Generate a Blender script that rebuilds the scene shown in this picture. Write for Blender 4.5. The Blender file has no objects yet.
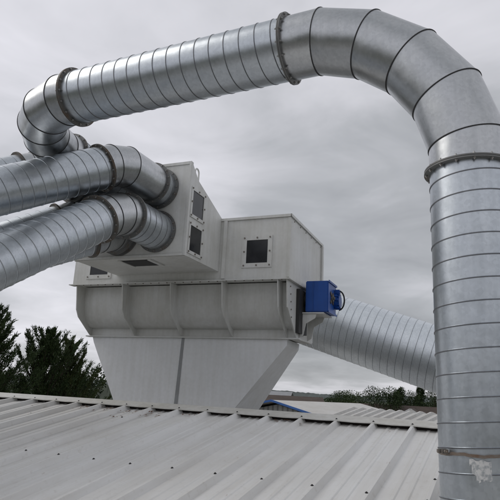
import bpy, bmesh, math, random
from mathutils import Vector, Matrix, noise
random.seed(7)
SC = bpy.context.scene
COL = SC.collection
H = 5.0                                   # eye height above the yard
PI = math.pi
def V(x, y, z): return Vector((x, y, z + H))

# ------------------------------------------------------------------ materials
def mat_base(name):
    m = bpy.data.materials.new(name); m.use_nodes = True
    nt = m.node_tree; b = nt.nodes['Principled BSDF']
    return m, nt, b
def nd(nt, t, **kw):
    n = nt.nodes.new(t)
    for k, v in kw.items():
        if k in n.inputs: n.inputs[k].default_value = v
        else: setattr(n, k, v)
    return n
def ramp(nt, fac, stops):
    r = nt.nodes.new('ShaderNodeValToRGB')
    while len(r.color_ramp.elements) < len(stops): r.color_ramp.elements.new(0.5)
    for e, (p, c) in zip(r.color_ramp.elements, stops):
        e.position = p; e.color = (*c, 1) if len(c) == 3 else c
    nt.links.new(fac, r.inputs[0]); return r.outputs[0]
def mixc(nt, fac, a, b, mode='MIX'):
    n = nt.nodes.new('ShaderNodeMix'); n.data_type = 'RGBA'; n.blend_type = mode
    for s, v in ((n.inputs[0], fac), (n.inputs[6], a), (n.inputs[7], b)):
        if isinstance(v, (int, float)): s.default_value = v
        elif isinstance(v, tuple): s.default_value = (*v, 1)
        else: nt.links.new(v, s)
    return n.outputs[2]
def objco(nt, scale=(1, 1, 1)):
    t = nt.nodes.new('ShaderNodeTexCoord'); mp = nt.nodes.new('ShaderNodeMapping')
    mp.inputs['Scale'].default_value = scale
    nt.links.new(t.outputs['Object'], mp.inputs[0]); return mp.outputs[0]
def noi(nt, co, scale, detail=4, rough=.55):
    n = nd(nt, 'ShaderNodeTexNoise', Scale=scale, Detail=detail, Roughness=rough)
    nt.links.new(co, n.inputs['Vector']); return n.outputs['Fac']
def bump(nt, b, h, strength, dist):
    n = nd(nt, 'ShaderNodeBump', Strength=strength, Distance=dist)
    nt.links.new(h, n.inputs['Height']); nt.links.new(n.outputs[0], b.inputs['Normal'])

def galv(name, base, rough, metal=1.0, dirt=.5):
    """galvanised sheet: zinc spangle, dull streaks and patches, soft waviness"""
    m, nt, b = mat_base(name)
    co = objco(nt)
    vo = nd(nt, 'ShaderNodeTexVoronoi', Scale=55.0); nt.links.new(co, vo.inputs['Vector'])
    sep = nt.nodes.new('ShaderNodeSeparateColor'); nt.links.new(vo.outputs['Color'], sep.inputs[0])
    sp = ramp(nt, sep.outputs[0], [(0, tuple(c*.94 for c in base)), (1, tuple(min(1, c*1.05) for c in base))])
    n1 = noi(nt, co, 3.1, 6, .62)
    patch = ramp(nt, n1, [(.33, (.72, .74, .78)), (.62, (1, 1, 1))])
    c = mixc(nt, dirt, sp, patch, 'MULTIPLY')
    n3 = noi(nt, objco(nt, (14, 14, 1.3)), 2.0, 3)
    c = mixc(nt, .35, c, ramp(nt, n3, [(.38, (.82, .83, .85)), (.66, (1, 1, 1))]), 'MULTIPLY')
    nt.links.new(c, b.inputs['Base Color'])
    b.inputs['Metallic'].default_value = metal
    n2 = noi(nt, co, 9, 5, .6)
    mr = nd(nt, 'ShaderNodeMapRange'); mr.inputs[1].default_value = .3; mr.inputs[2].default_value = .7
    mr.inputs[3].default_value = rough - .03; mr.inputs[4].default_value = rough + .06
    nt.links.new(n2, mr.inputs[0]); nt.links.new(mr.outputs[0], b.inputs['Roughness'])
    bump(nt, b, noi(nt, co, 4.5, 2), .35, .012)
    return m

def paint(name, base, rough=.5, stain=(.6, .58, .52), amt=.35, streak=True, bmp=.15, spec=.4):
    m, nt, b = mat_base(name)
    co = objco(nt)
    f = ramp(nt, noi(nt, co, 1.7, 7, .65), [(.35, stain), (.62, (1, 1, 1))])
    c = mixc(nt, amt, base, f, 'MULTIPLY')
    if streak:
        s = ramp(nt, noi(nt, objco(nt, (9, 9, .55)), 1.6, 5, .6), [(.40, (.80, .79, .75)), (.60, (1, 1, 1))])
        c = mixc(nt, amt*.8, c, s, 'MULTIPLY')
    g = ramp(nt, noi(nt, co, 26, 3), [(.4, (.93, .93, .93)), (.6, (1.0, 1.0, 1.0))])
    c = mixc(nt, .5, c, g, 'MULTIPLY')
    nt.links.new(c, b.inputs['Base Color'])
    b.inputs['Roughness'].default_value = rough
    b.inputs['Specular IOR Level'].default_value = spec
    if bmp: bump(nt, b, noi(nt, co, 5, 3), bmp, .01)
    return m

def rusty(name, base, rust, amt=(.45, .62), metal=.6, rough=.55):
    m, nt, b = mat_base(name)
    co = objco(nt)
    f = ramp(nt, noi(nt, co, 9, 6, .65), [(amt[0], (0, 0, 0)), (amt[1], (1, 1, 1))])
    c = mixc(nt, f, base, rust)
    nt.links.new(c, b.inputs['Base Color'])
    inv = nd(nt, 'ShaderNodeMapRange'); inv.inputs[3].default_value = metal; inv.inputs[4].default_value = 0.0
    nt.links.new(f, inv.inputs[0]); nt.links.new(inv.outputs[0], b.inputs['Metallic'])
    b.inputs['Roughness'].default_value = rough
    return m

def leafmat(name, c1, c2):
    m, nt, b = mat_base(name)
    oi = nt.nodes.new('ShaderNodeNewGeometry')
    c = ramp(nt, oi.outputs['Random Per Island'], [(0, c1), (1, c2)])
    nt.links.new(c, b.inputs['Base Color']); b.inputs['Roughness'].default_value = .7
    b.inputs['Specular IOR Level'].default_value = .2
    return m

M = {}
M['galv'] = galv('galvanised_sheet', (.585, .62, .65), .335, dirt=.22)
M['galv_elbow'] = galv('galvanised_elbow', (.54, .552, .558), .31, dirt=.25)
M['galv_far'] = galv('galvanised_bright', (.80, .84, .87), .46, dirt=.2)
M['seam'] = galv('lock_seam', (.22, .225, .235), .45, .8)
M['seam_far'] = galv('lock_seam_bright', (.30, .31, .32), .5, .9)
M['sealant'] = paint('black_seam_sealant', (.05, .05, .052), .6, streak=False, bmp=0)
M['flange'] = rusty('flange_steel', (.20, .20, .195), (.12, .075, .045), (.54, .74))
M['flange_dark'] = rusty('flange_rusty', (.15, .145, .135), (.13, .078, .042), (.46, .66))
M['bolt'] = rusty('bolt_steel', (.38, .38, .37), (.16, .08, .04), (.55, .72), .9, .45)
M['strap'] = rusty('strap_steel', (.25, .235, .215), (.15, .095, .06), (.42, .66))
M['machine'] = paint('machine_grey_white', (.72, .725, .71), .42, (.70, .68, .62), .42)
M['machine_light'] = paint('hopper_white', (.88, .89, .90), .48, (.82, .81, .78), .32)
M['joint'] = paint('joint_strip_grey', (.36, .37, .38), .5)
M['dark'] = paint('dark_steel', (.035, .035, .035), .6, streak=False)
M['blue'] = paint('drive_blue', (.012, .085, .38), .4, (.5, .5, .5), .45, bmp=.1)
M['rubber'] = paint('black_rubber', (.02, .02, .02), .5, streak=False, bmp=0)
M['gap_shade_debris'] = paint('gap_closure', (.025, .02, .018), .9, (.4, .25, .2), .6, streak=False)  # shade of the gap under the cap painted near-black, reddish debris mottle
def glassmat():
    m, nt, b = mat_base('dark_window_glass')
    f = ramp(nt, noi(nt, objco(nt), 3, 4), [(.4, (.008, .009, .011)), (.65, (.026, .028, .032))])
    nt.links.new(f, b.inputs['Base Color']); b.inputs['Roughness'].default_value = .16
    return m
M['glass'] = glassmat()

def roofmat():
    m, nt, b = mat_base('roof_sheet_coating')
    co = objco(nt)
    big = ramp(nt, noi(nt, co, .55, 6, .6), [(.36, (.80, .775, .74)), (.60, (1, 1, 1))])
    c = mixc(nt, .6, (.76, .76, .75), big, 'MULTIPLY')
    # grime that has run down along the sheets (object Y runs down the slope)
    run = ramp(nt, noi(nt, objco(nt, (7, .45, 7)), 1.4, 6, .65), [(.38, (.72, .69, .64)), (.60, (1, 1, 1))])
    c = mixc(nt, .30, c, run, 'MULTIPLY')
    sp = ramp(nt, noi(nt, co, 18, 4, .7), [(.30, (.62, .57, .50)), (.44, (1, 1, 1))])
    c = mixc(nt, .25, c, sp, 'MULTIPLY')
    rust = ramp(nt, noi(nt, objco(nt, (3, 1.2, 3)), 2.3, 6, .7), [(.66, (0, 0, 0)), (.74, (1, 1, 1))])
    c = mixc(nt, rust, c, (.28, .19, .13))
    nt.links.new(c, b.inputs['Base Color']); b.inputs['Roughness'].default_value = .5
    b.inputs['Specular IOR Level'].default_value = .35
    bump(nt, b, noi(nt, co, 2.2, 3), .18, .02)
    return m
M['roof'] = roofmat()
M['cap'] = paint('ridge_cap_coating', (.66, .655, .63), .5, (.72, .69, .62), .55)
M['wall_clad'] = paint('wall_cladding', (.42, .43, .43), .55)

# ------------------------------------------------------------------ object helpers
def empty(name, loc, label, cat, group=None):
    o = bpy.data.objects.new(name, None); COL.objects.link(o)
    o.location = loc; o['label'] = label; o['category'] = cat
    if group: o['group'] = group
    return o
def root_of(o):
    while o.parent: o = o.parent
    return o
def put(name, bm, mats, parent=None, smooth=None):
    """bm is in world coordinates; link as one mesh object under parent"""
    me = bpy.data.meshes.new(name)
    if parent is not None:
        bmesh.ops.translate(bm, verts=bm.verts, vec=-Vector(root_of(parent).location))
    bm.normal_update()
    if smooth is not None:
        for f in bm.faces: f.smooth = True
        for e in bm.edges:
            if len(e.link_faces) == 2 and e.calc_face_angle(0) > smooth: e.smooth = False
    bm.to_mesh(me); bm.free()
    for m in (mats if isinstance(mats, (list, tuple)) else [mats]): me.materials.append(m)
    o = bpy.data.objects.new(name, me); COL.objects.link(o)
    if parent is not None: o.parent = parent
    return o
def tag(o, label=None, cat=None, group=None, kind=None):
    for k, v in (('label', label), ('category', cat), ('group', group), ('kind', kind)):
        if v: o[k] = v
    return o

def hexa(bm, c8, mi=0):
    vs = [bm.verts.new(c) for c in c8]
    for q in ((0, 3, 2, 1), (4, 5, 6, 7), (0, 1, 5, 4), (1, 2, 6, 5), (2, 3, 7, 6), (3, 0, 4, 7)):
        f = bm.faces.new([vs[i] for i in q]); f.material_index = mi
    return vs
def box(bm, o, ax, ay, az, mi=0):
    """box with corner o and three edge vectors"""
    c = [o, o+ax, o+ax+ay, o+ay]; hexa(bm, c + [p+az for p in c], mi)
def bar(bm, a, b, w, t, up, mi=0):
    d = (b-a).normalized(); s = d.cross(up).normalized()*w; n = s.cross(d).normalized()*t
    box(bm, a - s/2 - n/2, b-a, s, n, mi)
def prism(bm, pts, ext, mi=0):
    a = [bm.verts.new(p) for p in pts]; b = [bm.verts.new(p+ext) for p in pts]
    n = len(pts)
    for f in (a[::-1], b): bm.faces.new(f).material_index = mi
    for i in range(n): bm.faces.new((a[i], a[(i+1) % n], b[(i+1) % n], b[i])).material_index = mi
def frame(d):
    d = d.normalized(); u = d.cross(Vector((0, 0, 1)))
    if u.length < .01: u = Vector((1, 0, 0))
    u.normalize(); return d, u, d.cross(u)
def tube(bm, pts, r, n=10, mi=0, cap=True):
    rings = []
    d, u, v = frame(pts[1]-pts[0])
    for i, p in enumerate(pts):
        if 0 < i < len(pts)-1: dn = ((pts[i+1]-p).normalized()+(p-pts[i-1]).normalized()).normalized()
        elif i: dn = (p-pts[i-1]).normalized()
        else: dn = d
        q = d.rotation_difference(dn); u = q @ u; v = q @ v; d = dn
        rr = r[i] if isinstance(r, (list, tuple)) else r
        rings.append([bm.verts.new(p+u*math.cos(2*PI*k/n)*rr+v*math.sin(2*PI*k/n)*rr) for k in range(n)])
    for a, b in zip(rings, rings[1:]):
        for k in range(n): bm.faces.new((a[k], a[(k+1) % n], b[(k+1) % n], b[k])).material_index = mi
    if cap: bm.faces.new(rings[0][::-1]).material_index = mi; bm.faces.new(rings[-1]).material_index = mi
def disc(bm, c, d, r, h, n=16, mi=0):
    tube(bm, [c, c+d.normalized()*h], r, n, mi)
def fix(bm):
    bmesh.ops.recalc_face_normals(bm, faces=bm.faces)
    return bm

# ------------------------------------------------------------------ duct work
def spiral(a, b, R, pitch, seamw=.010, seamh=.0045, n=72, hand=1, phase=0.0):
    bm = bmesh.new(); d, u, v = frame(b-a); L = (b-a).length
    fs = [(0, 0), (.25*seamw, seamh), (.75*seamw, seamh), (seamw, 0), (seamw+(pitch-seamw)*.33, 0), (seamw+(pitch-seamw)*.67, 0)]
    rows = []
    k0 = int(-2); k1 = int(L/pitch)+3
    for k in range(k0, k1):
        for j, (ds, h) in enumerate(fs): rows.append((k*pitch+ds+phase*pitch, h, j))
    prev = None
    for s0, h, j in rows:
        ring = []
        for i in range(n+1):
            th = 2*PI*i/n
            s = min(max(s0 + hand*pitch*i/n, 0), L)
            ring.append(bm.verts.new(a + d*s + (u*math.cos(th)+v*math.sin(th))*(R+h)))
        if prev:
            for i in range(n):
                q = (prev[0][i], prev[0][i+1], ring[i+1], ring[i])
                if all((p.co-a).dot(d) <= 1e-6 for p in q) or all((p.co-a).dot(d) >= L-1e-6 for p in q): continue
                f = bm.faces.new(q); f.material_index = 1 if prev[1] in (0, 1) else 0
        prev = (ring, j)
    bmesh.ops.remove_doubles(bm, verts=bm.verts, dist=1e-5)
    bmesh.ops.delete(bm, geom=[x for x in bm.verts if not x.link_faces], context='VERTS')
    return fix(bm)

def elbow(pts, R, n=72, lip=.006, lw=.0055):
    """mitred gored bend through pts, a raised black sealed seam at each mitre"""
    bm = bmesh.new()
    d = (pts[1]-pts[0]).normalized()
    ax = None
    for i in range(1, len(pts)-1):
        c = (pts[i]-pts[i-1]).cross(pts[i+1]-pts[i])
        if c.length > 1e-4: ax = c.normalized(); break
    if ax is None: _, ax, _ = frame(d)
    u = ax - d*ax.dot(d); u.normalize(); v = d.cross(u)
    def ring(p, u, v, d, nrm, rr, off):
        out = []
        for k in range(n):
            th = 2*PI*k/n; o = (u*math.cos(th)+v*math.sin(th))*rr
            q = p + nrm*off
            t = (q-(p+o)).dot(nrm)/d.dot(nrm)
            out.append(bm.verts.new(p+o+d*t))
        return out
    def band(a, b, mi):
        for k in range(n): bm.faces.new((a[k], a[(k+1) % n], b[(k+1) % n], b[k])).material_index = mi
    last = ring(pts[0], u, v, d, d, R, 0)
    for i in range(1, len(pts)):
        p = pts[i]
        if i == len(pts)-1:
            band(last, ring(p, u, v, d, d, R, 0), 0); break
        dn = (pts[i+1]-p).normalized(); nm = (d+dn).normalized()
        # plain sheet up to the mitre plane
        r1 = ring(p, u, v, d, nm, R, 0); band(last, r1, 0)
        q = d.rotation_difference(dn); un, vn = q @ u, q @ v
        # seam lip
        A = [ring(p, u, v, d, nm, R-.002, -lw/2), ring(p, u, v, d, nm, R+lip, -lw/2), ring(p, un, vn, dn, nm, R+lip, lw/2), ring(p, un, vn, dn, nm, R-.002, lw/2)]
        for x, y in zip(A, A[1:]): band(x, y, 1)
        u, v, d = un, vn, dn
        last = ring(p, u, v, d, nm, R, 0)
    return fix(bm)

BOLT = None
def bolt_mesh():
    bm = bmesh.new()
    disc(bm, Vector((0, 0, -.028)), Vector((0, 0, 1)), .0055, .056, 8)
    disc(bm, Vector((0, 0, .0112)), Vector((0, 0, 1)), .0105, .008, 6)
    disc(bm, Vector((0, 0, -.0192)), Vector((0, 0, 1)), .0105, .008, 6)
    fix(bm); me = bpy.data.meshes.new('bolt'); bm.to_mesh(me); bm.free(); me.materials.append(M['bolt']); return me
def flange(parent, c, d, R, w=.040, bolts=16, mat='flange', ph=0.0, bolted=True):
    global BOLT
    bm = bmesh.new(); d, u, v = frame(d); n = 72
    for s0, s1, ro in ((-.0115, -.0020, R+w), (-.0020, .0020, R+w-.006), (.0020, .0115, R+w-.001)):
        prof = [(s0, R-.004), (s0, ro), (s1, ro), (s1, R-.004)]
        rr = [[bm.verts.new(c+d*s+(u*math.cos(2*PI*k/n)+v*math.sin(2*PI*k/n))*r) for k in range(n)] for s, r in prof]
        for a, b in zip(rr, rr[1:]):
            for k in range(n): bm.faces.new((a[k], a[(k+1) % n], b[(k+1) % n], b[k]))
    fl = put('flange', fix(bm), M[mat], parent, .6)
    if bolted:
        if BOLT is None: BOLT = bolt_mesh()
        rt = Vector(root_of(parent).location)
        for k in range(bolts):
            th = 2*PI*(k+ph)/bolts
            o = bpy.data.objects.new('bolt', BOLT); COL.objects.link(o); o.parent = fl
            o.location = c+(u*math.cos(th)+v*math.sin(th))*(R+w*.55)-rt
            o.rotation_euler = d.to_track_quat('Z', 'Y').to_euler()
    return fl

G2 = [M['galv'], M['seam']]; E2 = [M['galv_elbow'], M['sealant']]
R = .26
HZ = 2.80
er = Vector((-.901, .4337, 0)).normalized()
AX = Vector((1.468, 3.5, 0))
def on(s, z): return V(AX.x+er.x*s, AX.y+er.y*s, z)

# machine axes
B = math.radians(22.7)
e = Vector((-math.cos(B), math.sin(B), 0)); g = Vector((math.sin(B), math.cos(B), 0)); UP = Vector((0, 0, 1))
A0 = Vector((.583, 7.803, H))
def P(a, b, z): return A0 + e*a + g*b + UP*z

t = empty('extraction_duct', V(AX.x, AX.y, -4.97), 'tall galvanised duct rising at the right, arching overhead and doubling back to the plenum', 'duct')
RISER = t
put('riser_pipe', spiral(V(AX.x, AX.y, -4.97), V(AX.x, AX.y, 1.518), R, .140, hand=1), G2, t, .5)
flange(t, V(AX.x, AX.y, 1.518), UP, R, .036, 16, 'flange', .3)
gl = .405; pts = [on(0, 1.518), on(0, 1.725)]
ang = 18
s_, z_ = 0, 1.725
for k in range(1, 5):
    s_ += gl*math.sin(math.radians(18*k)); z_ += gl*math.cos(math.radians(18*k)); pts.append(on(s_, z_))
HZ = z_
pts.append(on(1.350, z_))
put('large_elbow', elbow(pts, R), E2, t, .35)
flange(t, on(1.350, HZ), er, R, .036, 16, 'flange', .1)
put('overhead_pipe', spiral(on(1.350, HZ), on(3.66, HZ), R, .143, hand=1), G2, t, .5)
flange(t, on(3.66, HZ), er, R, .036, 16, 'flange_dark', .4)
# return bend in the horizontal plane, then straight into the plenum
s0 = on(3.66, HZ); q = s0 + er*.16
turn = math.acos(max(-1, min(1, er.dot(g))))
nt_ = 5; dd = er.copy(); pts = [s0, q]
for k in range(nt_):
    dd = Matrix.Rotation(-turn/nt_, 3, 'Z') @ dd
    q = q + dd*(.355 if k < nt_-1 else .19); pts.append(q)
RB_END = pts[-1]
put('return_elbow', elbow(pts, R), E2, t, .35)
flange(t, pts[-1], dd, R, .036, 16, 'flange', .2)
loc_a = (RB_END-A0).dot(e); loc_g = (RB_END-A0).dot(g)
CG = -1.098                                                    # plenum front
put('return_pipe', spiral(RB_END, P(loc_a, CG-.015, HZ), R, .140), G2, t, .5)
flange(t, P(loc_a, CG-.016, HZ), g, R, .036, 16, 'flange')
# clamp strap and old label on the riser
bm = bmesh.new(); n = 64
def strap_z(th): return -.292 - .012*math.cos(th-2.6)
rr = []
for k in range(n+1):
    th = 2*PI*k/n; o = Vector((math.cos(th), math.sin(th), 0)); z = strap_z(th)+.004*math.sin(7*th)+.002*math.sin(23*th)
    rr.append([bm.verts.new(V(AX.x, AX.y, z+dz)+o*r) for dz, r in ((-.0085, R+.004), (-.0085, R+.010), (.0085, R+.010), (.0085, R+.004))])
for a, b in zip(rr, rr[1:]):
    for k in range(4): bm.faces.new((a[k], a[(k+1) % 4], b[(k+1) % 4], b[k]))
st = put('clamp_strap', fix(bm), M['strap'], t, .5); st['label'] = 'rusty steel strap round the riser'
bm = bmesh.new()
lo = V(AX.x, AX.y, -.287) + Vector((-.945, -.33, 0)).normalized()*(R+.012)
od = Vector((-.945, -.33, 0)).normalized(); sd = Vector((.33, -.945, 0)).normalized()
box(bm, lo - sd*.006-UP*.011, od*.060, sd*.006, UP*.024)
box(bm, lo + sd*.010-UP*.013, od*.045, sd*.006, UP*.024)
disc(bm, lo+od*.028-sd*.03, sd, .005, .07, 8); disc(bm, lo+od*.028-sd*.020, sd, .010, .010, 6); disc(bm, lo+od*.028+sd*.020, sd, .010, .010, 6)
put('clamp_lug', fix(bm), M['strap'], st)
def stickmat():
    m, nt, b = mat_base('torn_label_paper'); co = objco(nt)
    f = ramp(nt, noi(nt, co, 42, 4, .6), [(.45, (.60, .60, .59)), (.62, (.34, .36, .37))])
    nt.links.new(f, b.inputs['Base Color']); b.inputs['Roughness'].default_value = .75; return m
bm = bmesh.new(); nx, ny = 10, 10
th0 = math.radians(-117.5); grid = {}
for i in range(nx+1):
    for j in range(ny+1):
        ths = th0 + (i/nx-.5)*.44; zz = -.43 + j/ny*.115 + .006*math.sin(i*1.3)
        grid[i, j] = bm.verts.new(V(AX.x+math.cos(ths)*(R+.0048), AX.y+math.sin(ths)*(R+.0048), zz))
random.seed(3)
for i in range(nx):
    for j in range(ny):
        if (i in (0,) and j < 7 and random.random() < .7) or (j == 0 and random.random() < .65) or (i < 3 and j < 3): continue
        bm.faces.new((grid[i, j], grid[i+1, j], grid[i+1, j+1], grid[i, j+1]))
bmesh.ops.delete(bm, geom=[x for x in bm.verts if not x.link_faces], context='VERTS')
lb = put('torn_label', fix(bm), stickmat(), t); lb['label'] = 'torn pale paper label stuck on the riser'

# ------------------------------------------------------------------ dust collector
dc = empty('dust_collector', P(1.9, .95, -H), 'large grey-white dust collector with a bolted housing, ribbed trough and tapering hopper', 'dust collector')
L, Wd, zt, zb = 3.865, 1.782, 2.563, 1.594
bm = bmesh.new()
box(bm, P(0, 0, zb), e*L, g*Wd, UP*(zt-zb))
ho = put('housing', fix(bm), M['machine'], dc)
bm = bmesh.new()                                             # corner angles, rim and flange lips
def lip(a, b, w, tt, up): bar(bm, a, b, w, tt, up)
box(bm, P(-.02, -.022, zt-.035), e*(L+.04), g*.019, UP*.04)       # top rim front
box(bm, P(-.022, -.022, zt-.035), e*.019, g*(Wd+.05), UP*.04)
box(bm, P(-.03, Wd-.06, zb+.02), e*.027, g*.085, UP*(zt-zb-.06))   # rear corner angle on the end
box(bm, P(1.02, -.03, zb+.02), e*.055, g*.027, UP*(zt-zb-.06))     # upright beside the plenum
box(bm, P(-.006, -.009, zb+.02), e*.045, g*.006, UP*(zt-zb-.06))
box(bm, P(-.035, -.06, zb-.018), e*(L+.07), g*.14, UP*.015)        # flange between housing and trough
box(bm, P(-.035, .084, zb-.018), e*.10, g*(Wd-.06), UP*.015)
put('corner_angle', fix(bm), M['machine'], ho)

def panel(parent, name, a0, a1, z0, z1, w, bolts, fn, ext):
    """bolted frame with dark glass; fn maps (a,z) to a point of the wall, ext = outward unit vector"""
    bm = bmesh.new(); T = .012
    def slab(x0, x1, y0, y1):
        c = [fn(x0, y0)+ext*.002, fn(x1, y0)+ext*.002, fn(x1, y1)+ext*.002, fn(x0, y1)+ext*.002]; hexa(bm, c+[q+ext*T for q in c])
    slab(a0, a1, z0, z0+w); slab(a0, a1, z1-w, z1); slab(a0, a0+w, z0+w, z1-w); slab(a1-w, a1, z0+w, z1-w)
    fr = put(name, fix(bm), M['machine'], parent)
    bm = bmesh.new()
    c = [fn(a0+w, z0+w)+ext*.004, fn(a1-w, z0+w)+ext*.004, fn(a1-w, z1-w)+ext*.004, fn(a0+w, z1-w)+ext*.004]
    hexa(bm, [q-ext*.003 for q in c]+c); put('pane', fix(bm), M['glass'], fr)
    me = None; rt = Vector(root_of(parent).location)
    for (x, y) in bolts:
        if me is None:
            b2 = bmesh.new(); disc(b2, Vector((0, 0, 0)), UP, .013, .012, 6); fix(b2); me = bpy.data.meshes.new('bolt'); b2.to_mesh(me); b2.free(); me.materials.append(M['strap'])
        o = bpy.data.objects.new('bolt', me); COL.objects.link(o); o.parent = fr
        o.location = fn(x, y)+ext*(T+.002)-rt; o.rotation_euler = ext.to_track_quat('Z', 'Y').to_euler()
def b8(a0, a1, z0, z1, w):
    h = w/2; return [(a0+h, z0+h), ((a0+a1)/2, z0+h), (a1-h, z0+h), (a0+h, (z0+z1)/2), (a1-h, (z0+z1)/2), (a0+h, z1-h), ((a0+a1)/2, z1-h), (a1-h, z1-h)]
panel(dc, 'inspection_window', .275, .755, 1.77, 2.265, .07, b8(.275, .755, 1.77, 2.265, .07), lambda a, z: P(a, 0, z), -g)
panel(dc, 'inspection_window', 3.10, 3.60, 1.68, 2.175, .07, b8(3.10, 3.60, 1.68, 2.175, .07), lambda a, z: P(a, 0, z), -g)
# bolt heads along the housing flange and the end of the housing
fl_me = None
def stud(parent, p, d, r=.011, h=.010):
    global fl_me
    if fl_me is None:
        b2 = bmesh.new(); disc(b2, Vector((0, 0, 0)), UP, .011, .010, 6); fix(b2); fl_me = bpy.data.meshes.new('bolt'); b2.to_mesh(fl_me); b2.free(); fl_me.materials.append(M['strap'])
    o = bpy.data.objects.new('bolt', fl_me); COL.objects.link(o); o.parent = parent
    o.location = p-Vector(root_of(parent).location); o.rotation_euler = d.to_track_quat('Z', 'Y').to_euler()
for k in range(26): stud(ho, P(.10+k*.146, -.040, zb-.018), -UP)
for k in range(6): stud(ho, P(-.0215, .10+k*.30, zt-.09), -e); 

# inlet plenum
CA0, CA1, cz0, cz1 = 1.132, 2.985, 1.729, 3.070
bm = bmesh.new()
prof = [P(CA0, CG, cz0), P(CA0, CG, cz1), P(CA0, CG+.05, cz1), P(CA0, CG+.25, 2.885), P(CA0, -.002, zt+.012), P(CA0, -.002, cz0)]
prism(bm, prof, e*(CA1-CA0))
pl = put('inlet_plenum', fix(bm), M['machine'], dc)
bm = bmesh.new()
for a in (CA0-.012, CA1-.018):
    box(bm, P(a, CG-.012, cz0-.01), e*.030, g*.010, UP*(cz1-cz0+.02))
box(bm, P(CA0+.02, CG-.012, cz1-.03), e*(CA1-CA0-.04), g*.010, UP*.04)
box(bm, P(CA0+.02, CG-.012, cz0-.01), e*(CA1-CA0-.04), g*.010, UP*.03)
box(bm, P(CA0-.014, CG-.0025, cz0-.01), e*.012, g*.045, UP*(cz1-cz0+.015))
box(bm, P(CA0-.010, CG+.045, cz0-.008), e*(CA1-CA0+.02), g*.040, UP*.006)
put('plenum_edge_flange', fix(bm), M['machine'], pl)
fs = lambda b, z: P(CA0, b, z)
panel(pl, 'side_window', -1.035, -.61, 2.295, 2.735, .045, b8(-1.035, -.61, 2.295, 2.735, .045), fs, -e)
panel(pl, 'side_window', -1.035, -.61, 1.775, 2.225, .045, b8(-1.035, -.61, 1.775, 2.225, .045), fs, -e)
bm = bmesh.new()                                             # lifting eye
c = P(CA0+.02, CG+.22, 2.90); pts = [c+g*(.055*math.cos(a))+UP*(.10+.055*math.sin(a)) for a in [PI*k/8 for k in range(9)]]
tube(bm, [c+g*.055-UP*.06]+pts+[c-g*.055-UP*.02], .013, 8)
put('lifting_eye', fix(bm), M['machine'], pl, .6)
bm = bmesh.new()                                             # clean-out hatch on the underside
box(bm, P(1.80, -.92, cz0-.012), e*.44, g*.32, UP*.010); put('clean_out_hatch', fix(bm), M['dark'], pl)
for a in (1.745, 2.245):
    bm = bmesh.new(); box(bm, P(a, -.96, cz0-.020), e*.05, g*.40, UP*.018); put('hatch_runner', fix(bm), M['machine'], pl)

# trough: concave front between gusset plates
TI = .50; tz = .79
bm = bmesh.new(); pr = []
for k in range(15):
    f = k/14
    # quarter-round belly: hangs near the front then sweeps in
    a = f*PI/2
    pr.append((.20 + (TI-.20)*(1-math.cos(a))**1.3, zb-.018 - (zb-.018-tz-.12)*math.sin(a)**.92 if k < 14 else tz+.12))
pr.append((TI, tz))
pr = [(i, z) for i, z in pr]
back = [(1.36, tz), (1.36, zb-.018)]
prism(bm, [P(.035, i, z) for i, z in pr+back], e*3.74)
tr = put('trough', fix(bm), M['machine'], dc, .5)
bm = bmesh.new()
box(bm, P(-.03, TI-.045, tz-.022), e*3.86, g*.10, UP*.020); box(bm, P(-.01, TI+.06, tz-.022), e*.14, g*.66, UP*.020)
put('trough_flange', fix(bm), M['machine'], tr)
for a in (.155, 1.045, 1.935, 2.83, 3.745):
    bm = bmesh.new()
    gp = [(-.03, zb-.019), (.005, 1.36), (.03, 1.18), (.10, 1.06), (TI-.035, tz+.002), (TI+.02, tz+.002), (TI+.02, zb-.019)]
    prism(bm, [P(a, i, z) for i, z in gp], e*.016); put('gusset', fix(bm), M['machine'], tr)
bm = bmesh.new()                                             # end plate with bearing
prism(bm, [P(.034, i, z) for i, z in [(-.02, zb-.019), (.03, 1.18), (TI-.02, tz+.002), (1.36, tz+.002), (1.36, zb-.019)]], -e*.018)
ep = put('end_plate', fix(bm), M['machine'], tr)
bm = bmesh.new()
box(bm, P(.014, .42, .86), -e*.05, g*.42, UP*.66)  # dark slab stands in for the shaded recess behind the drive bracket
disc(bm, P(-.034, .76, 1.40), -e, .10, .045, 20); disc(bm, P(-.03, .76, 1.40), -e, .035, .20, 14)
put('dark_recess_bearing', fix(bm), M['dark'], ep, .6)
for k in range(5): stud(ep, P(.015, .12+k*.02, 1.50-k*.11), -e)

# hopper
bm = bmesh.new()
def hq(z, a0, a1, i0, i1, b0): return [P(a0, i0, z), P(a1, i0, z), P(a1, i1, z), P(b0, i1, z)]
T0 = hq(tz-.022, .16, 3.715, TI, 1.30, .22); T1 = hq(tz-.115, .17, 3.68, TI, 1.30, .23)
T2 = hq(-.30, .985, 3.13, TI, 1.30, .88); T3 = hq(-.72, 1.33, 2.90, TI+.02, 1.25, 1.15)
rg = [[bm.verts.new(p) for p in q] for q in (T0, T1, T2, T3)]
for a, b in zip(rg, rg[1:]):
    for k in range(4): bm.faces.new((a[k], a[(k+1) % 4], b[(k+1) % 4], b[k]))
bm.faces.new(rg[0]); bm.faces.new(rg[-1])
hp = put('hopper', fix(bm), M['machine_light'], dc)
bm = bmesh.new()
hexa(bm, [P(1.955, TI-.006, -.71), P(2.02, TI-.006, -.71), P(1.955, TI-.006, tz-.024), P(1.905, TI-.006, tz-.024)] + [P(1.955, TI-.0015, -.71), P(2.02, TI-.0015, -.71), P(1.955, TI-.0015, tz-.024), P(1.905, TI-.0015, tz-.024)])
put('joint_strip', fix(bm), M['joint'], hp)
bm = bmesh.new()
box(bm, P(1.2, .4, -1.05), e*1.8, g*1.0, UP*.30); disc(bm, P(2.1, .9, -1.35), UP, .25, .32, 24)
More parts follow.
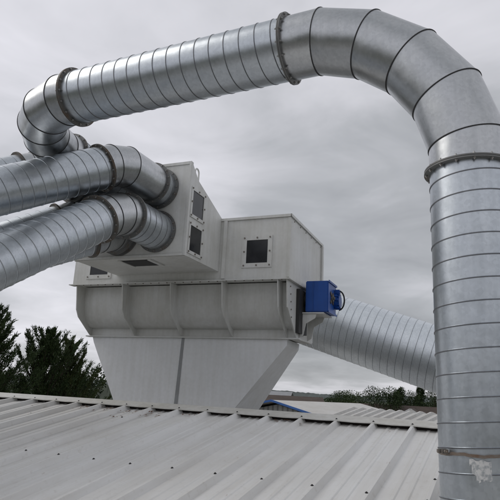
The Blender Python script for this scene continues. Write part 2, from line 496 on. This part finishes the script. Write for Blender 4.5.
put('rotary_valve', fix(bm), M['machine'], dc, .6)
for a in (1.18, 2.98):
    for b in (.45, 1.35):
        bm = bmesh.new(); box(bm, P(a, b, -H), e*.12, g*.12, UP*(H-.74)); box(bm, P(a-.06, b-.06, -H), e*.24, g*.24, UP*.02)
        put('support_leg', fix(bm), M['machine'], dc)

# blue drive unit on its bracket
bm = bmesh.new()
box(bm, P(-.075, .595, 1.195), -e*.355, g*.50, UP*.475)
bmesh.ops.bevel(bm, geom=bm.edges[:], offset=.012, segments=2, affect='EDGES')
dv = put('drive_unit', fix(bm), M['blue'], dc, .6); dv['label'] = 'blue gear drive on the end of the trough'
bm = bmesh.new()                                             # cover seam and rim
box(bm, P(-.200, .588, 1.200), -e*.006, g*.510, UP*.465); box(bm, P(-.433, .590, 1.188), -e*.012, g*.510, UP*.03); box(bm, P(-.433, .590, 1.648), -e*.012, g*.510, UP*.03)
put('cover_rim', fix(bm), M['blue'], dv)
bm = bmesh.new()
c0 = P(-.431, .80, 1.43)
for k in range(4):                                           # rusty coupling guard: a cross of short arms round the shaft
    a = PI/4+k*PI/2; v_ = (g*math.cos(a)+UP*math.sin(a)); bar(bm, c0+v_*.02-e*.006, c0+v_*.115-e*.006, .045, .012, e)
disc(bm, c0, -e, .055, .03, 20); disc(bm, c0, -e, .022, .05, 14)
put('output_shaft', fix(bm), M['flange_dark'], dv, .6)
bm = bmesh.new()
disc(bm, P(-.431, 1.02, 1.42), -e, .120, .05, 28); disc(bm, P(-.481, 1.02, 1.42), -e, .100, .035, 28)
for k in range(12):
    a = 2*PI*k/12; q = P(-.44, 1.02, 1.42)+(g*math.cos(a)+UP*math.sin(a))*.118
    bar(bm, q, q-e*.07, .008, .03, (g*math.cos(a)+UP*math.sin(a)).normalized())
put('motor', fix(bm), M['blue'], dv, .6)
bm = bmesh.new(); box(bm, P(-.436, .985, 1.545), -e*.07, g*.09, UP*.055); put('terminal_box', fix(bm), M['blue'], dv)
bm = bmesh.new()
lp = [P(-.47, 1.04, 1.57)+(-e)*(.02+.085*math.sin(t_))+UP*(-.135+.150*math.cos(t_)) for t_ in [PI*k/16 for k in range(1, 17)]]
lp = [P(-.47, 1.04, 1.585)]+lp
tube(bm, lp, .012, 10); put('power_cable', fix(bm), M['rubber'], dv, .8)
bm = bmesh.new(); box(bm, P(-.20, .5915, 1.31), -e*.11, g*.003, UP*.07); bm.free()
bm = bmesh.new()
box(bm, P(.012, .58, 1.168), -e*.38, g*.52, UP*.018)
prism(bm, [P(.012, .60, 1.166), P(-.25, .60, 1.166), P(-.23, .60, 1.10), P(-.09, .60, 1.02), P(-.05, .60, .84), P(.012, .60, .80)], g*.014)
prism(bm, [P(.012, 1.06, 1.166), P(-.25, 1.06, 1.166), P(-.23, 1.06, 1.10), P(-.09, 1.06, 1.02), P(-.05, 1.06, .84), P(.012, 1.06, .80)], g*.014)
put('drive_bracket', fix(bm), M['machine'], dc)

# ------------------------------------------------------------------ inlet ducts
def LD(x, y, z): return (e*x+g*y+UP*z).normalized()
def inlet(label, a, z, ring_g, v2, v1, d, length, R=.26, stub=True, bolted=True):
    """flanged stub on the plenum face, a two-mitre bend, then a long spiral pipe running down towards the near roof"""
    o = empty('inlet_duct', P(a, CG-.5, -H), label, 'duct', 'galvanised ducts entering the plenum')
    face = P(a, CG-.016, z); r2 = P(a, ring_g, z); V2 = P(*v2); V1 = P(*v1); d = LD(*d)
    f1 = V1 + d*.15
    flange(o, face, g, R, .040, 16, 'flange', bolted=bolted)
    flange(o, r2, (r2-V2) if (r2-V2).length > .02 else g, R, .038, 16, 'flange', .5, bolted=bolted)
    if stub: put('stub_pipe', spiral(r2, face, R, .140), G2, o, .5)
    else: put('stub_pipe', elbow([r2, face], R), E2, o, .5)
    put('mitred_elbow', elbow([r2, V2, V1, f1], R), E2, o, .35)
    flange(o, f1, d, R, .036, 16, 'flange_dark', .2, bolted=bolted)
    put('spiral_pipe', spiral(f1, f1+d*length, R, .140), G2, o, .5)
    return o
inlet('upper front spiral duct, its mitred elbow entering the plenum beside the upper side window', 1.60, 2.71, -1.335, (1.605, -1.95, 2.70), (1.669, -2.16, 2.636), (.355, -.796, -.49), 8.6)
inlet('lower front spiral duct, nearest of all, with a ribbed stub beside the bottom side window', 1.585, 2.075, -1.83, (1.587, -1.99, 2.05), (1.596, -2.235, 1.945), (.09, -.835, -.543), 7.0)
inlet('spiral duct seen only as a bright thin strip between the two front ducts', 2.70, 2.15, -1.25, (2.705, -1.36, 2.17), (2.76, -1.53, 2.185), (.469, -.728, -.50), 8.0, bolted=False)
inlet('spiral duct whose dark flange shows above the upper duct near the left edge', 2.70, 2.72, -1.60, (2.74, -1.98, 2.71), (2.90, -2.21, 2.66), (.41, -.785, -.47), 8.6, bolted=False)
inlet('short-looking spiral duct showing just under the lower front duct, with a rusty flange', 2.18, 2.05, -1.22, (2.18, -1.34, 2.035), (2.185, -1.62, 1.935), (.36, -.80, -.43), 6.0, bolted=False)

# large sloping duct behind
o = empty('discharge_duct', V(2.1, 11.0, -H), 'broad bright galvanised spiral duct sloping down to the right behind the blue drive', 'duct')
a = V(2.07, 11.03, 1.27); d = Vector((1.40, -.61, -.50)).normalized(); RL = .60
p0 = a - d*1.15; p1 = a + d*5.2
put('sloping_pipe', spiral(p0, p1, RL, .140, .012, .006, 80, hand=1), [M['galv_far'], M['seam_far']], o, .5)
flange(o, p0, d, RL, .045, 24, 'flange'); flange(o, p1, d, RL, .045, 24, 'flange')
put('upper_elbow', elbow([p0, p0-d*.25, p0-d*.25+(-d*.6-g*.6).normalized()*.55, P(1.55, Wd+.01, 1.95)], RL), E2, o, .35)
pe = p1+d*.35
put('lower_elbow', elbow([p1, pe, pe+(d-UP).normalized()*.7, Vector((pe.x+d.x*.8, pe.y+d.y*.8, .0))], RL), E2, o, .35)

# ------------------------------------------------------------------ near building with the ribbed roof
RA = math.radians(25.65); rp = math.radians(10.98); SP = .38295
R0 = Vector((1.672, 5.625, -.301+H)); ra = Vector((-math.cos(RA), math.sin(RA), 0)); rn = Vector((math.sin(RA), math.cos(RA), 0))
rs = (rn*math.cos(rp)+UP*math.sin(rp)); rN = ra.cross(rs)
if rN.z < 0: rN = -rN
bd = empty('metal_roofed_building', Vector((0, 2, 0)), 'near building with a pale ribbed metal sheet roof under the ducts', 'building')
def RP(x, n, h=0): return R0 + ra*x + rs*n + rN*h
def sheet_obj(name, bm, mat, parent):
    # object axes: X along the eave, Y up the slope, so the coating's run-off texture follows the sheets
    me = bpy.data.meshes.new(name)
    Mx = Matrix((ra, rs, rN)).transposed().to_4x4(); Mx.translation = R0
    bm.transform(Mx.inverted()); bm.normal_update(); bm.to_mesh(me); bm.free(); me.materials.append(mat)
    o = bpy.data.objects.new(name, me); COL.objects.link(o); o.parent = parent
    pm = Matrix.Translation(parent.location); o.matrix_local = pm.inverted() @ Mx
    return o
X0, X1, N0, N1 = -7, 40, -8.0, .055
pf = []
for k in range(X0, X1):                                       # crown at k*SP
    x = k*SP
    pf += [(x-.036, 0), (x-.013, .048), (x+.013, .048), (x+.036, 0)]
    for sx in (.146, .237): pf += [(x+sx-.020, 0), (x+sx-.010, .007), (x+sx+.010, .007), (x+sx+.020, 0)]
bm = bmesh.new(); rows = []
NS = 20
for j in range(NS+1):
    n_ = N0 + (N1-N0)*j/NS
    rows.append([bm.verts.new(RP(x, n_, h+.0035*noise.noise(Vector((x*1.6, n_*.8, 0))))) for x, h in pf])
for a_, b_ in zip(rows, rows[1:]):
    for i in range(len(pf)-1): bm.faces.new((a_[i], a_[i+1], b_[i+1], b_[i]))
bmesh.ops.recalc_face_normals(bm, faces=bm.faces)
rf = sheet_obj('roof_sheet', bm, M['roof'], bd)
# cap flashing: a folded strip lying on the rib crowns, drooping a little between them
bm = bmesh.new(); rows = []
for i in range((X1-X0)*4):
    x = X0*SP + i*SP/4
    sag = [0, -.003, -.005, -.003][i % 4] + .002*noise.noise(Vector((x*.9, 3, 0)))
    rows.append([bm.verts.new(RP(x, n_, h)) for n_, h in ((-.020, .046+sag), (-.017, .0555+sag), (.015, .0565+sag*.6), (.10, .066), (.165, .067), (.170, -.10))] +
                [bm.verts.new(RP(x, n_, h)) for n_, h in ((.163, -.10), (.160, .062), (.10, .061), (.015, .0510+sag*.6), (-.012, .0508+sag))])
for a_, b_ in zip(rows, rows[1:]):
    for k in range(len(a_)-1): bm.faces.new((a_[k], a_[k+1], b_[k+1], b_[k]))
fix(bm)
cp_ = sheet_obj('ridge_cap', bm, M['cap'], bd)
bm = bmesh.new(); box(bm, RP(X0*SP, .045, -.06), ra*((X1-X0-1)*SP), rs*.012, rN*.113); put('gap_closure', fix(bm), M['gap_shade_debris'], bd)  # set-back strip whose dark colour stands for the gap's shade
# screws: a row on the purlin, a few near the cap
sm = bmesh.new(); disc(sm, Vector((0, 0, 0)), UP, .0115, .002, 14); disc(sm, Vector((0, 0, .002)), UP, .006, .006, 6); fix(sm)
sme = bpy.data.meshes.new('screw'); sm.to_mesh(sme); sm.free(); sme.materials.append(M['dark'])
def screw(x, n_, h=.001):
    s = bpy.data.objects.new('screw', sme); COL.objects.link(s); s.parent = bd
    s.location = RP(x, n_, h)-Vector(bd.location); s.rotation_euler = rN.to_track_quat('Z', 'Y').to_euler()
for k in range(-5, 24): screw((k+.012*random.uniform(-1, 1))*SP, -1.91+random.uniform(-.012, .012), .048)
for x_, n_ in ((-1, -1.50), (8, -.56), (11.62, -.55)): screw(x_*SP, n_, .048 if x_ == int(x_) else .001)
for k in range(-5, 22): screw(k*SP, .020, .0575)
random.seed(41); vs_ = []
for cx_, n0_, num, sx_ in ((9.35, -.10, 26, .13), (10.5, -.12, 16, .12), (8.45, -.16, 30, .14), (8.40, -.42, 10, .08), (7.35, -.22, 20, .12), (6.5, -.07, 12, .10), (12.4, -.09, 10, .1), (3.4, -.07, 8, .1)):
    for k in range(num):
        q = RP(cx_*SP+random.gauss(0, sx_), n0_+random.gauss(0, .05), .012+random.uniform(0, .012)); a = random.uniform(0, PI)
        u_ = (ra*math.cos(a)+rs*math.sin(a)+rN*random.uniform(-.25, .25)).normalized(); v_ = u_.cross(rN).normalized(); l_ = random.uniform(.012, .03)
        vs_ += [q-u_*l_, q-v_*l_*.45, q+u_*l_, q+v_*l_*.45]
me = bpy.data.meshes.new('leaf_litter'); me.from_pydata([tuple(v) for v in vs_], [], [(4*i, 4*i+1, 4*i+2, 4*i+3) for i in range(len(vs_)//4)])
me.materials.append(paint('dry_leaf', (.16, .085, .05), .9, streak=False, bmp=0)); lo_ = bpy.data.objects.new('leaf_litter', me); COL.objects.link(lo_)
tag(lo_, 'scattered dry brown leaf litter caught under the roof ridge cap', 'litter', kind='stuff')
bm = bmesh.new()
for nn in (-7.7, .155):
    q = RP(X0*SP, nn, -.105); ln = ra*((X1-X0-1)*SP); dz = q.z
    box(bm, Vector((q.x, q.y, -.2)), ln, -rn*.10, UP*(dz+.2))
for xx in (X0*SP+.02, (X1-1)*SP-.14):
    q0 = RP(xx, -7.7, -.11); q1 = RP(xx, .05, -.11)
    prism(bm, [Vector((q0.x, q0.y, -.2)), Vector((q1.x, q1.y, -.2)), q1, q0], ra*.10)
put('wall', fix(bm), M['wall_clad'], bd)

# ------------------------------------------------------------------ far buildings
def gable(name, label, apex, rd, hw, length, drop, eave_to_ground, mroof, mwall, mtrim=None, trimw=.16, over=.25, ribs=0, windows=(), rw=.05, rh=.05):
    """apex = near end of the ridge, rd = ridge direction"""
    rd = rd.normalized(); sd = Vector((rd.y, -rd.x, 0))
    o = empty(name, Vector((apex.x, apex.y, 0)), label, 'building')
    bm = bmesh.new()
    w = [apex-UP*.08, apex+sd*hw-UP*(drop+.08), apex-sd*hw-UP*(drop+.08)]
    b0 = [Vector((q.x, q.y, -.2)) for q in (w[1], w[2])]
    prism(bm, [w[0], w[1], b0[0], b0[1], w[2]], rd*length)
    put('wall', fix(bm), mwall, o)
    bm = bmesh.new()
    k = (hw+over)/hw
    for s in (1, -1):
        nrm = (UP*hw+sd*s*drop).normalized()
        ev = apex+sd*s*hw*k-UP*drop*k; st_ = apex-rd*over; 
        box(bm, st_, rd*(length+2*over), (ev-apex), nrm*.05)
        for r in range(ribs):
            q = st_+rd*((r+.5)*(length+2*over)/ribs)+nrm*.05
            hexa(bm, [q-rd*rw, q+rd*rw, q+rd*rw+(ev-apex), q-rd*rw+(ev-apex)]+[p+nrm*rh for p in (q-rd*rw*.5, q+rd*rw*.5, q+rd*rw*.5+(ev-apex), q-rd*rw*.5+(ev-apex))])
    put('roof', fix(bm), mroof, o)
    if mtrim:
        for s in (1, -1):
            bm = bmesh.new(); ev = apex+sd*s*hw*k-UP*drop*k
            nrm = (UP*hw+sd*s*drop).normalized()
            q = apex-rd*(over+.04)
            box(bm, q+nrm*.058, rd*.035, (ev-apex), -nrm*trimw); put('verge_trim', fix(bm), mtrim, o)
    for (x, z0, z1, ww) in windows:
        bm = bmesh.new(); q = apex+sd*x-UP*z1-rd*.012; box(bm, q, sd*ww, rd*.010, UP*(z1-z0)); put('window', fix(bm), M['glass'], o)
    return o
def cladmat(name, base, sc):
    m, nt, b = mat_base(name); w = nd(nt, 'ShaderNodeTexWave', Scale=sc, Distortion=0.0); w.bands_direction = 'X'
    nt.links.new(objco(nt), w.inputs['Vector'])
    nt.links.new(ramp(nt, w.outputs['Fac'], [(.15, tuple(c*.55 for c in base)), (.45, base)]), b.inputs['Base Color']); b.inputs['Roughness'].default_value = .6; return m
M['clad'] = cladmat('grey_vertical_cladding', (.42, .42, .40), 2.2)
M['shedroof'] = paint('pale_shed_roof', (.58, .57, .55), .5, (.7, .66, .6), .4)
M['ribroof'] = paint('ribbed_shed_roof', (.62, .615, .60), .55, (.7, .66, .62), .4)
M['bluetrim'] = paint('blue_trim', (.05, .14, .40), .5, streak=False)
M['tile'] = paint('brown_roof_tile', (.085, .065, .055), .85, (.55, .5, .5), .6, bmp=.5)
M['cream'] = paint('cream_render', (.55, .47, .31), .8)
M['white'] = paint('white_render', (.72, .72, .72), .7)
M['grey_roof'] = paint('grey_roof', (.30, .31, .33), .7)
gable('blue_trimmed_shed', 'low shed with grey cladding, pale roof and blue verge trim beyond the ridge', V(1.13, 18.1, -.30), Vector((.80, .60, 0)), 5.5, 3.6, .90, 0, M['shedroof'], M['clad'], M['bluetrim'], .06, ribs=0)
gable('ribbed_roof_shed', 'long low shed with a close-ribbed pale metal roof just beyond the near ridge', V(5.6, 11.5, -.36), Vector((-.75, .66, 0)), 3.2, 3.7, .62, 0, M['ribroof'], M['clad'], None, ribs=17, rw=.045, rh=.05)
gable('brown_roofed_house', 'house with a cream gable and dark brown roof in front of the right-hand trees', V(10.3, 35.0, -.62), Vector((.35, .94, 0)), 1.7, 5.0, 1.0, 0, M['tile'], M['cream'], M['white'], .12, .2)
gable('long_brown_roofed_house', 'long house with a dark brown hipped-looking roof behind the cream gable', V(13.6, 37.5, -.50), Vector((-1, .12, 0)), 3.0, 6.2, 1.6, 0, M['tile'], M['cream'])
gable('brown_roofed_barn', 'wide low barn with a dull brown roof left of the bushes, behind the blue trim', V(4.2, 31.5, -.22), Vector((-1, .04, 0)), 4.0, 7.5, 1.2, 0, M['tile'], M['white'])
gable('white_far_building', 'small white far building with a grey roof right of the hopper', V(5.0, 60, .02), Vector((-1, .2, 0)), 3.0, 4.6, .9, 0, M['grey_roof'], M['white'], windows=())

# ------------------------------------------------------------------ trees
M['bark'] = paint('bark', (.055, .04, .03), .9, streak=True, bmp=.6)
M['conifer'] = leafmat('conifer_foliage', (.018, .033, .012), (.055, .085, .028))
M['conifer2'] = leafmat('conifer_foliage_olive', (.026, .040, .012), (.078, .10, .032))
M['broad'] = leafmat('broadleaf_foliage', (.022, .040, .013), (.065, .098, .03))
M['darkleaf'] = leafmat('dark_foliage', (.014, .027, .010), (.045, .070, .024))
def quads(name, vs, mat, parent):
    n = len(vs)//4
    me = bpy.data.meshes.new(name); rt = Vector(parent.location)
    me.from_pydata([tuple(v-rt) for v in vs], [], [(4*i, 4*i+1, 4*i+2, 4*i+3) for i in range(n)]); me.materials.append(mat)
    o = bpy.data.objects.new(name, me); COL.objects.link(o); o.parent = parent; return o
def rv(s=1): return Vector((random.uniform(-s, s), random.uniform(-s, s), random.uniform(-s, s)))
def leaf(vs, p, d, l, w):
    d = d.normalized(); s = d.cross(rv(1)+Vector((.01, 0, 0))).normalized()*w/2
    vs += [p-s*.4, p+d*l*.45-s, p+d*l, p+d*l*.45+s]
def conifer(label, base, h, rad, seed, nb=46, lean=Vector((0, 0, 0)), mat='conifer', up=.9, dens=1.0, low=.06):
    random.seed(seed)
    o = empty('conifer_tree', base, label, 'tree', 'dark conifers behind the near roof')
    bm = bmesh.new(); tube(bm, [base+lean*h*f+UP*h*f*.97 for f in (0, .3, .6, .85, 1)], [.16, .12, .08, .04, .012], 8)
    vs = []
    for k in range(nb):
        f = low + (1-low)*(k+random.random())/nb
        f = min(f, .985)
        az = random.uniform(0, 2*PI)
        Lb = rad*(1-f)**.72*random.uniform(.40, 1.50)+.10
        p = base+lean*h*f+UP*h*f*.97
        upk = up*random.uniform(.75, 1.25)*(.55+.6*f)
        d = (Vector((math.cos(az), math.sin(az), upk))).normalized()
        pts = [p]
        for s in range(1, 7):
            d = (d+UP*.10+rv(.07)).normalized(); pts.append(pts[-1]+d*Lb/6)
        tube(bm, pts[:6], [.03, .025, .02, .014, .009, .005], 5, cap=False)
        for s in range(len(pts)-1):
            ns = 2 if s == 0 else 5
            for q in range(ns):                                # secondary sprays
                a = pts[s].lerp(pts[s+1], (q+random.random())/ns); dd = (pts[s+1]-pts[s]).normalized()
                side = dd.cross(rv(1)).normalized()
                sd = (dd*random.uniform(.7, 1.1)+side*random.uniform(.15, .6)+UP*.25).normalized()
                sl = (.16+.22*(1-s/6))*random.uniform(.6, 1.15)*min(1, Lb)
                m = int(9*dens)
                for r in range(m):
                    c = a+sd*sl*(r/m)+rv(.035)
                    leaf(vs, c, sd+rv(.55), random.uniform(.07, .13), random.uniform(.018, .03))
        dd = (pts[-1]-pts[-2]).normalized()
        for r in range(int(34*dens)): leaf(vs, pts[-1]+dd*random.uniform(-.35, .12)+rv(.03), dd+rv(.35), random.uniform(.07, .14), .022)
    put('trunk', fix(bm), M['bark'], o, 1.0)
    quads('crown', vs, M[mat], o)
    return o
conifer('tall dark conifer cut off by the left edge of the picture', V(-7.55, 16.3, -H), 7.05, 2.9, 5, 190, mat='conifer', up=.8, dens=1.3, low=.14)
conifer('pointed dark conifer in the middle of the left-hand trees', V(-6.75, 19.2, -H), 6.65, 3.2, 11, 135, mat='conifer', up=1.0, dens=1.3, low=.14)
conifer('dark conifer with an olive tip beside the hopper', V(-6.35, 20.6, -H), 6.45, 2.8, 23, 125, mat='conifer2', up=1.0, dens=1.3, low=.14)

def broadleaf(name, label, base, h, r, seed, nl=2600, mat='broad', lsize=.16, sq=.8, spiky=False, grp='trees beyond the far sheds'):
    random.seed(seed)
    o = empty(name, base, label, 'tree', grp)
    bm = bmesh.new(); top = base+UP*h*.8
    tube(bm, [base, base+UP*h*.3+rv(.05), base+UP*h*.6+rv(.1), top], [h*.03, h*.022, h*.014, h*.005], 8)
    cl = []
    for k in range(26):
        a = random.uniform(0, 2*PI); f = random.uniform(.18, 1)
        rr = r*math.sqrt(random.random())*(math.sin(PI*min(1, f*.80+.14)))
        if spiky: rr = r*(1-f)**.8*random.uniform(.3, 1)
        c = base+UP*(h*(.06+.90*f))+Vector((math.cos(a)*rr, math.sin(a)*rr, 0)); cl.append(c)
        tube(bm, [base+UP*h*f*.55, (base+UP*h*f*.7).lerp(c, .5), c], [h*.008, h*.005, h*.002], 4, cap=False)
    vs = []
    for k in range(nl):
        c = random.choice(cl); q = rv(1); 
        while q.length > 1: q = rv(1)
        q = q*(r*(.40 if not spiky else .22)); q.z *= sq if not spiky else 1.5
        leaf(vs, c+q, (q.normalized()+rv(.8)+UP*.3), lsize*random.uniform(.6, 1.2), lsize*.55)
    put('trunk', fix(bm), M['bark'], o, 1.0); quads('crown', vs, M[mat], o)
def tree_at(px, dist, top, bottom_r, kind, label, seed, **kw):
    if px > 0: dist *= .82; top = top*1.05+.12
    # px = horizontal tangent, top = height above eye
    broadleaf('conifer_tree' if kind == 'c' else 'broadleaf_tree', label, V(px*dist, dist, -H), H+top, bottom_r, seed, mat='darkleaf' if kind != 'b' else 'broad', spiky=(kind == 'c'), **kw)
tree_at(-.272, 23, .42, 1.25, 'd', 'low rounded dark tree between the conifers and the hopper', 31, nl=12000, lsize=.10, grp='low trees behind the near roof')
tree_at(-.325, 22.5, .30, 1.5, 'd', 'low bushy dark tree under the middle conifer', 32, nl=12000, lsize=.10, grp='low trees behind the near roof')
tree_at(-.415, 18.5, .40, 1.5, 'd', 'low bushy dark tree at the foot of the left-edge conifer', 33, nl=12000, lsize=.10, grp='low trees behind the near roof')
T = [(.150, 55, .05, 1.5, 'd', 'small round bush-like tree, leftmost of the far right row'), (.175, 56, -.05, 1.7, 'b', 'pale green small tree beside the round leftmost one'),
     (.203, 58, .10, 1.9, 'b', 'green tree left of the tall rounded tree'),
     (.234, 47, .58, 1.5, 'd', 'tall rounded dark tree nearest the spiky conifers'), (.255, 46, .42, 1.3, 'd', 'dark tree just right of the tall rounded tree'),
     (.277, 50, .95, 1.2, 'c', 'spiky thin conifer with the highest tip in the far row'), (.296, 49, .55, 1.4, 'd', 'dark tree between the two spiky conifers'),
     (.313, 51, .75, 1.2, 'c', 'spiky thin conifer left of the riser duct'), (.335, 48, .60, 1.6, 'd', 'dark tree half hidden by the riser duct'),
     (.365, 50, .50, 1.8, 'd', 'dark tree wholly behind the riser duct')]
for i, (px, dist, top, r, kind, lab) in enumerate(T): tree_at(px, dist, top, r*1.05, kind, lab, 50+i, nl=11000, lsize=.10)

# ------------------------------------------------------------------ ground, hills
def ground():
    bm = bmesh.new(); bmesh.ops.create_grid(bm, x_segments=8, y_segments=8, size=3000)
    m, nt, b = mat_base('yard_ground'); co = objco(nt)
    f = ramp(nt, noi(nt, co, .02, 6), [(.42, (.055, .075, .030)), (.6, (.10, .10, .075))])
    nt.links.new(f, b.inputs['Base Color']); b.inputs['Roughness'].default_value = .9
    o = put('ground', bm, m); tag(o, kind='structure')
    bm = bmesh.new(); box(bm, Vector((-22, -12, -.05)), Vector((48, 0, 0)), Vector((0, 42, 0)), UP*.06)
    m, nt, b = mat_base('yard_concrete'); co = objco(nt)
    nt.links.new(ramp(nt, noi(nt, co, .6, 7, .65), [(.35, (.17, .165, .155)), (.65, (.27, .265, .25))]), b.inputs['Base Color']); b.inputs['Roughness'].default_value = .9
    tag(put('yard_pavement', fix(bm), m), kind='structure')
ground()
def hills(name, r0, hmax, seed, base, a0=-55, a1=55):
    bm = bmesh.new(); N = 420; rows = []
    for j, (rr, hh) in enumerate(((r0*.80, -.5), (r0*.93, .55), (r0, 1), (r0*1.1, .9), (r0*1.3, -.5))):
        row = []
        for i in range(N+1):
            a = math.radians(a0+(a1-a0)*i/N)
            h = hmax*(.62+.38*noise.noise(Vector((a*3.1+seed, seed, 0)))+.10*noise.noise(Vector((a*14+seed, 1, 0)))+.10*noise.noise(Vector((a*70, j, seed)))+.07*random.uniform(-1, 1))
            row.append(bm.verts.new(Vector((math.sin(a)*rr, math.cos(a)*rr, h*hh if hh > 0 else -1))))
        rows.append(row)
    for a_, b_ in zip(rows, rows[1:]):
        for i in range(N): bm.faces.new((a_[i], a_[i+1], b_[i+1], b_[i]))
    m, nt, b = mat_base(name+'_cover'); co = objco(nt)
    f = ramp(nt, noi(nt, co, .05, 8, .7), [(.4, tuple(c*.7 for c in base)), (.6, tuple(c*1.3 for c in base))])
    nt.links.new(f, b.inputs['Base Color']); b.inputs['Roughness'].default_value = .95
    tag(put(name, fix(bm), m), kind='structure')
random.seed(2)
hills('wooded_hill', 160, 6.0, 4.0, (.030, .042, .022))
hills('far_hill', 700, 13.5, 9.0, (.06, .075, .07))
hills('unseen_reflection_bank', 46, 12.0, 2.0, (.030, .040, .022), 70, 290)  # unseen bank behind the camera, added so the ducts reflect a dark band

# ------------------------------------------------------------------ world: overcast sky
SUN_EL, SUN_AZ = 43, -78                                        # azimuth clockwise from the view direction
w = bpy.data.worlds.new('World'); SC.world = w; w.use_nodes = True
nt = w.node_tree; bg = nt.nodes['Background']
sky = nd(nt, 'ShaderNodeTexSky', sky_type='NISHITA'); sky.sun_disc = False
sky.sun_elevation = math.radians(SUN_EL); sky.sun_rotation = math.radians(SUN_AZ)
tc = nt.nodes.new('ShaderNodeTexCoord'); sp = nt.nodes.new('ShaderNodeSeparateXYZ'); nt.links.new(tc.outputs['Generated'], sp.inputs[0])
def mth(op, a, b=None, clamp=False):
    n = nt.nodes.new('ShaderNodeMath'); n.operation = op; n.use_clamp = clamp
    for s, v in zip(n.inputs, (a, b)):
        if v is None: continue
        if isinstance(v, (int, float)): s.default_value = v
        else: nt.links.new(v, s)
    return n.outputs[0]
den = mth('ADD', mth('MAXIMUM', sp.outputs[2], 0.0), .16)
cx = mth('DIVIDE', sp.outputs[0], den); cy = mth('DIVIDE', sp.outputs[1], den)
cb = nt.nodes.new('ShaderNodeCombineXYZ'); nt.links.new(cx, cb.inputs[0]); nt.links.new(cy, cb.inputs[1]); nt.links.new(mth('MULTIPLY', sp.outputs[2], 2.5), cb.inputs[2])
def wn(scale, det, dist=.3, off=(0, 0, 0), ro=.5):
    mp = nt.nodes.new('ShaderNodeMapping'); mp.inputs['Location'].default_value = off; nt.links.new(cb.outputs[0], mp.inputs[0])
    n = nd(nt, 'ShaderNodeTexNoise', Scale=scale, Detail=det, Roughness=ro, Distortion=dist); nt.links.new(mp.outputs[0], n.inputs['Vector']); return n.outputs['Fac']
n1 = wn(.75, 5, .5, (3.1, .4, 0)); n2 = wn(1.7, 6, .6, (1.0, 7.0, 2.0), .55)
cl = mth('ADD', mth('MULTIPLY', n1, .60), mth('MULTIPLY', n2, .40))
# heavier cloud bank low on the right, lighter above and along the horizon
def blob(dx, dy, dz, width, amp):
    d = Vector((dx, dy, dz)).normalized()
    vm = nt.nodes.new('ShaderNodeVectorMath'); vm.operation = 'DOT_PRODUCT'; nt.links.new(tc.outputs['Generated'], vm.inputs[0]); vm.inputs[1].default_value = d
    mr = nt.nodes.new('ShaderNodeMapRange'); mr.interpolation_type = 'SMOOTHSTEP'; nt.links.new(vm.outputs['Value'], mr.inputs[0])
    mr.inputs[1].default_value = math.cos(math.radians(width)); mr.inputs[2].default_value = 1; mr.inputs[3].default_value = 0; mr.inputs[4].default_value = amp
    return mr.outputs[0]
bank = mth('ADD', blob(.25, 1, .22, 24, -.105), blob(.13, 1, .12, 12, -.06))
bank = mth('ADD', bank, blob(-.35, 1, .55, 34, .10)); bank = mth('ADD', bank, blob(.35, 1, .45, 18, .06)); bank = mth('ADD', bank, blob(-.40, 1, .16, 20, -.07))
cl = mth('ADD', cl, bank)
hz = nt.nodes.new('ShaderNodeMapRange'); nt.links.new(sp.outputs[2], hz.inputs[0]); hz.inputs[1].default_value = 0; hz.inputs[2].default_value = .085; hz.inputs[3].default_value = .05; hz.inputs[4].default_value = 0
hz.interpolation_type = 'SMOOTHSTEP'
cl = mth('ADD', cl, hz.outputs[0])
cr = ramp(nt, cl, [(.20, (2.9, 3.0, 3.2)), (.40, (4.6, 4.72, 4.98)), (.53, (6.65, 6.66, 7.08)), (.68, (8.45, 8.38, 8.95))])
mx = mixc(nt, .94, sky.outputs[0], cr)
nt.links.new(mx, bg.inputs['Color']); bg.inputs['Strength'].default_value = .09

sl = bpy.data.lights.new('sun', 'SUN'); sl.energy = .9; sl.angle = math.radians(38); sl.color = (1, .96, .90)
so = bpy.data.objects.new('sun', sl); COL.objects.link(so)
az, el = math.radians(SUN_AZ), math.radians(SUN_EL)
sd = Vector((math.sin(az)*math.cos(el), math.cos(az)*math.cos(el), math.sin(el)))
so.rotation_euler = sd.to_track_quat('Z', 'Y').to_euler(); so.location = (0, 0, 30)

# ------------------------------------------------------------------ camera
cam = bpy.data.cameras.new('camera'); co = bpy.data.objects.new('camera', cam); COL.objects.link(co)
pit, rol = math.radians(14.2666), math.radians(2.9394)
r = Vector((1, 0, 0)); u = Vector((0, -math.sin(pit), math.cos(pit))); wv = Vector((0, math.cos(pit), math.sin(pit)))
r2 = r*math.cos(rol)+u*math.sin(rol); u2 = -r*math.sin(rol)+u*math.cos(rol)
mxw = Matrix((r2, u2, -wv)).transposed().to_4x4(); mxw.translation = Vector((0, 0, H)); co.matrix_world = mxw
cam.sensor_width = 36; cam.sensor_fit = 'HORIZONTAL'; cam.lens = 551.865/500*36; cam.clip_start = .05; cam.clip_end = 8000
SC.camera = co
SC.view_settings.view_transform = 'Standard'; SC.view_settings.look = 'None'; SC.view_settings.exposure = .14; SC.view_settings.gamma = 1
SC.view_settings.use_curve_mapping = False
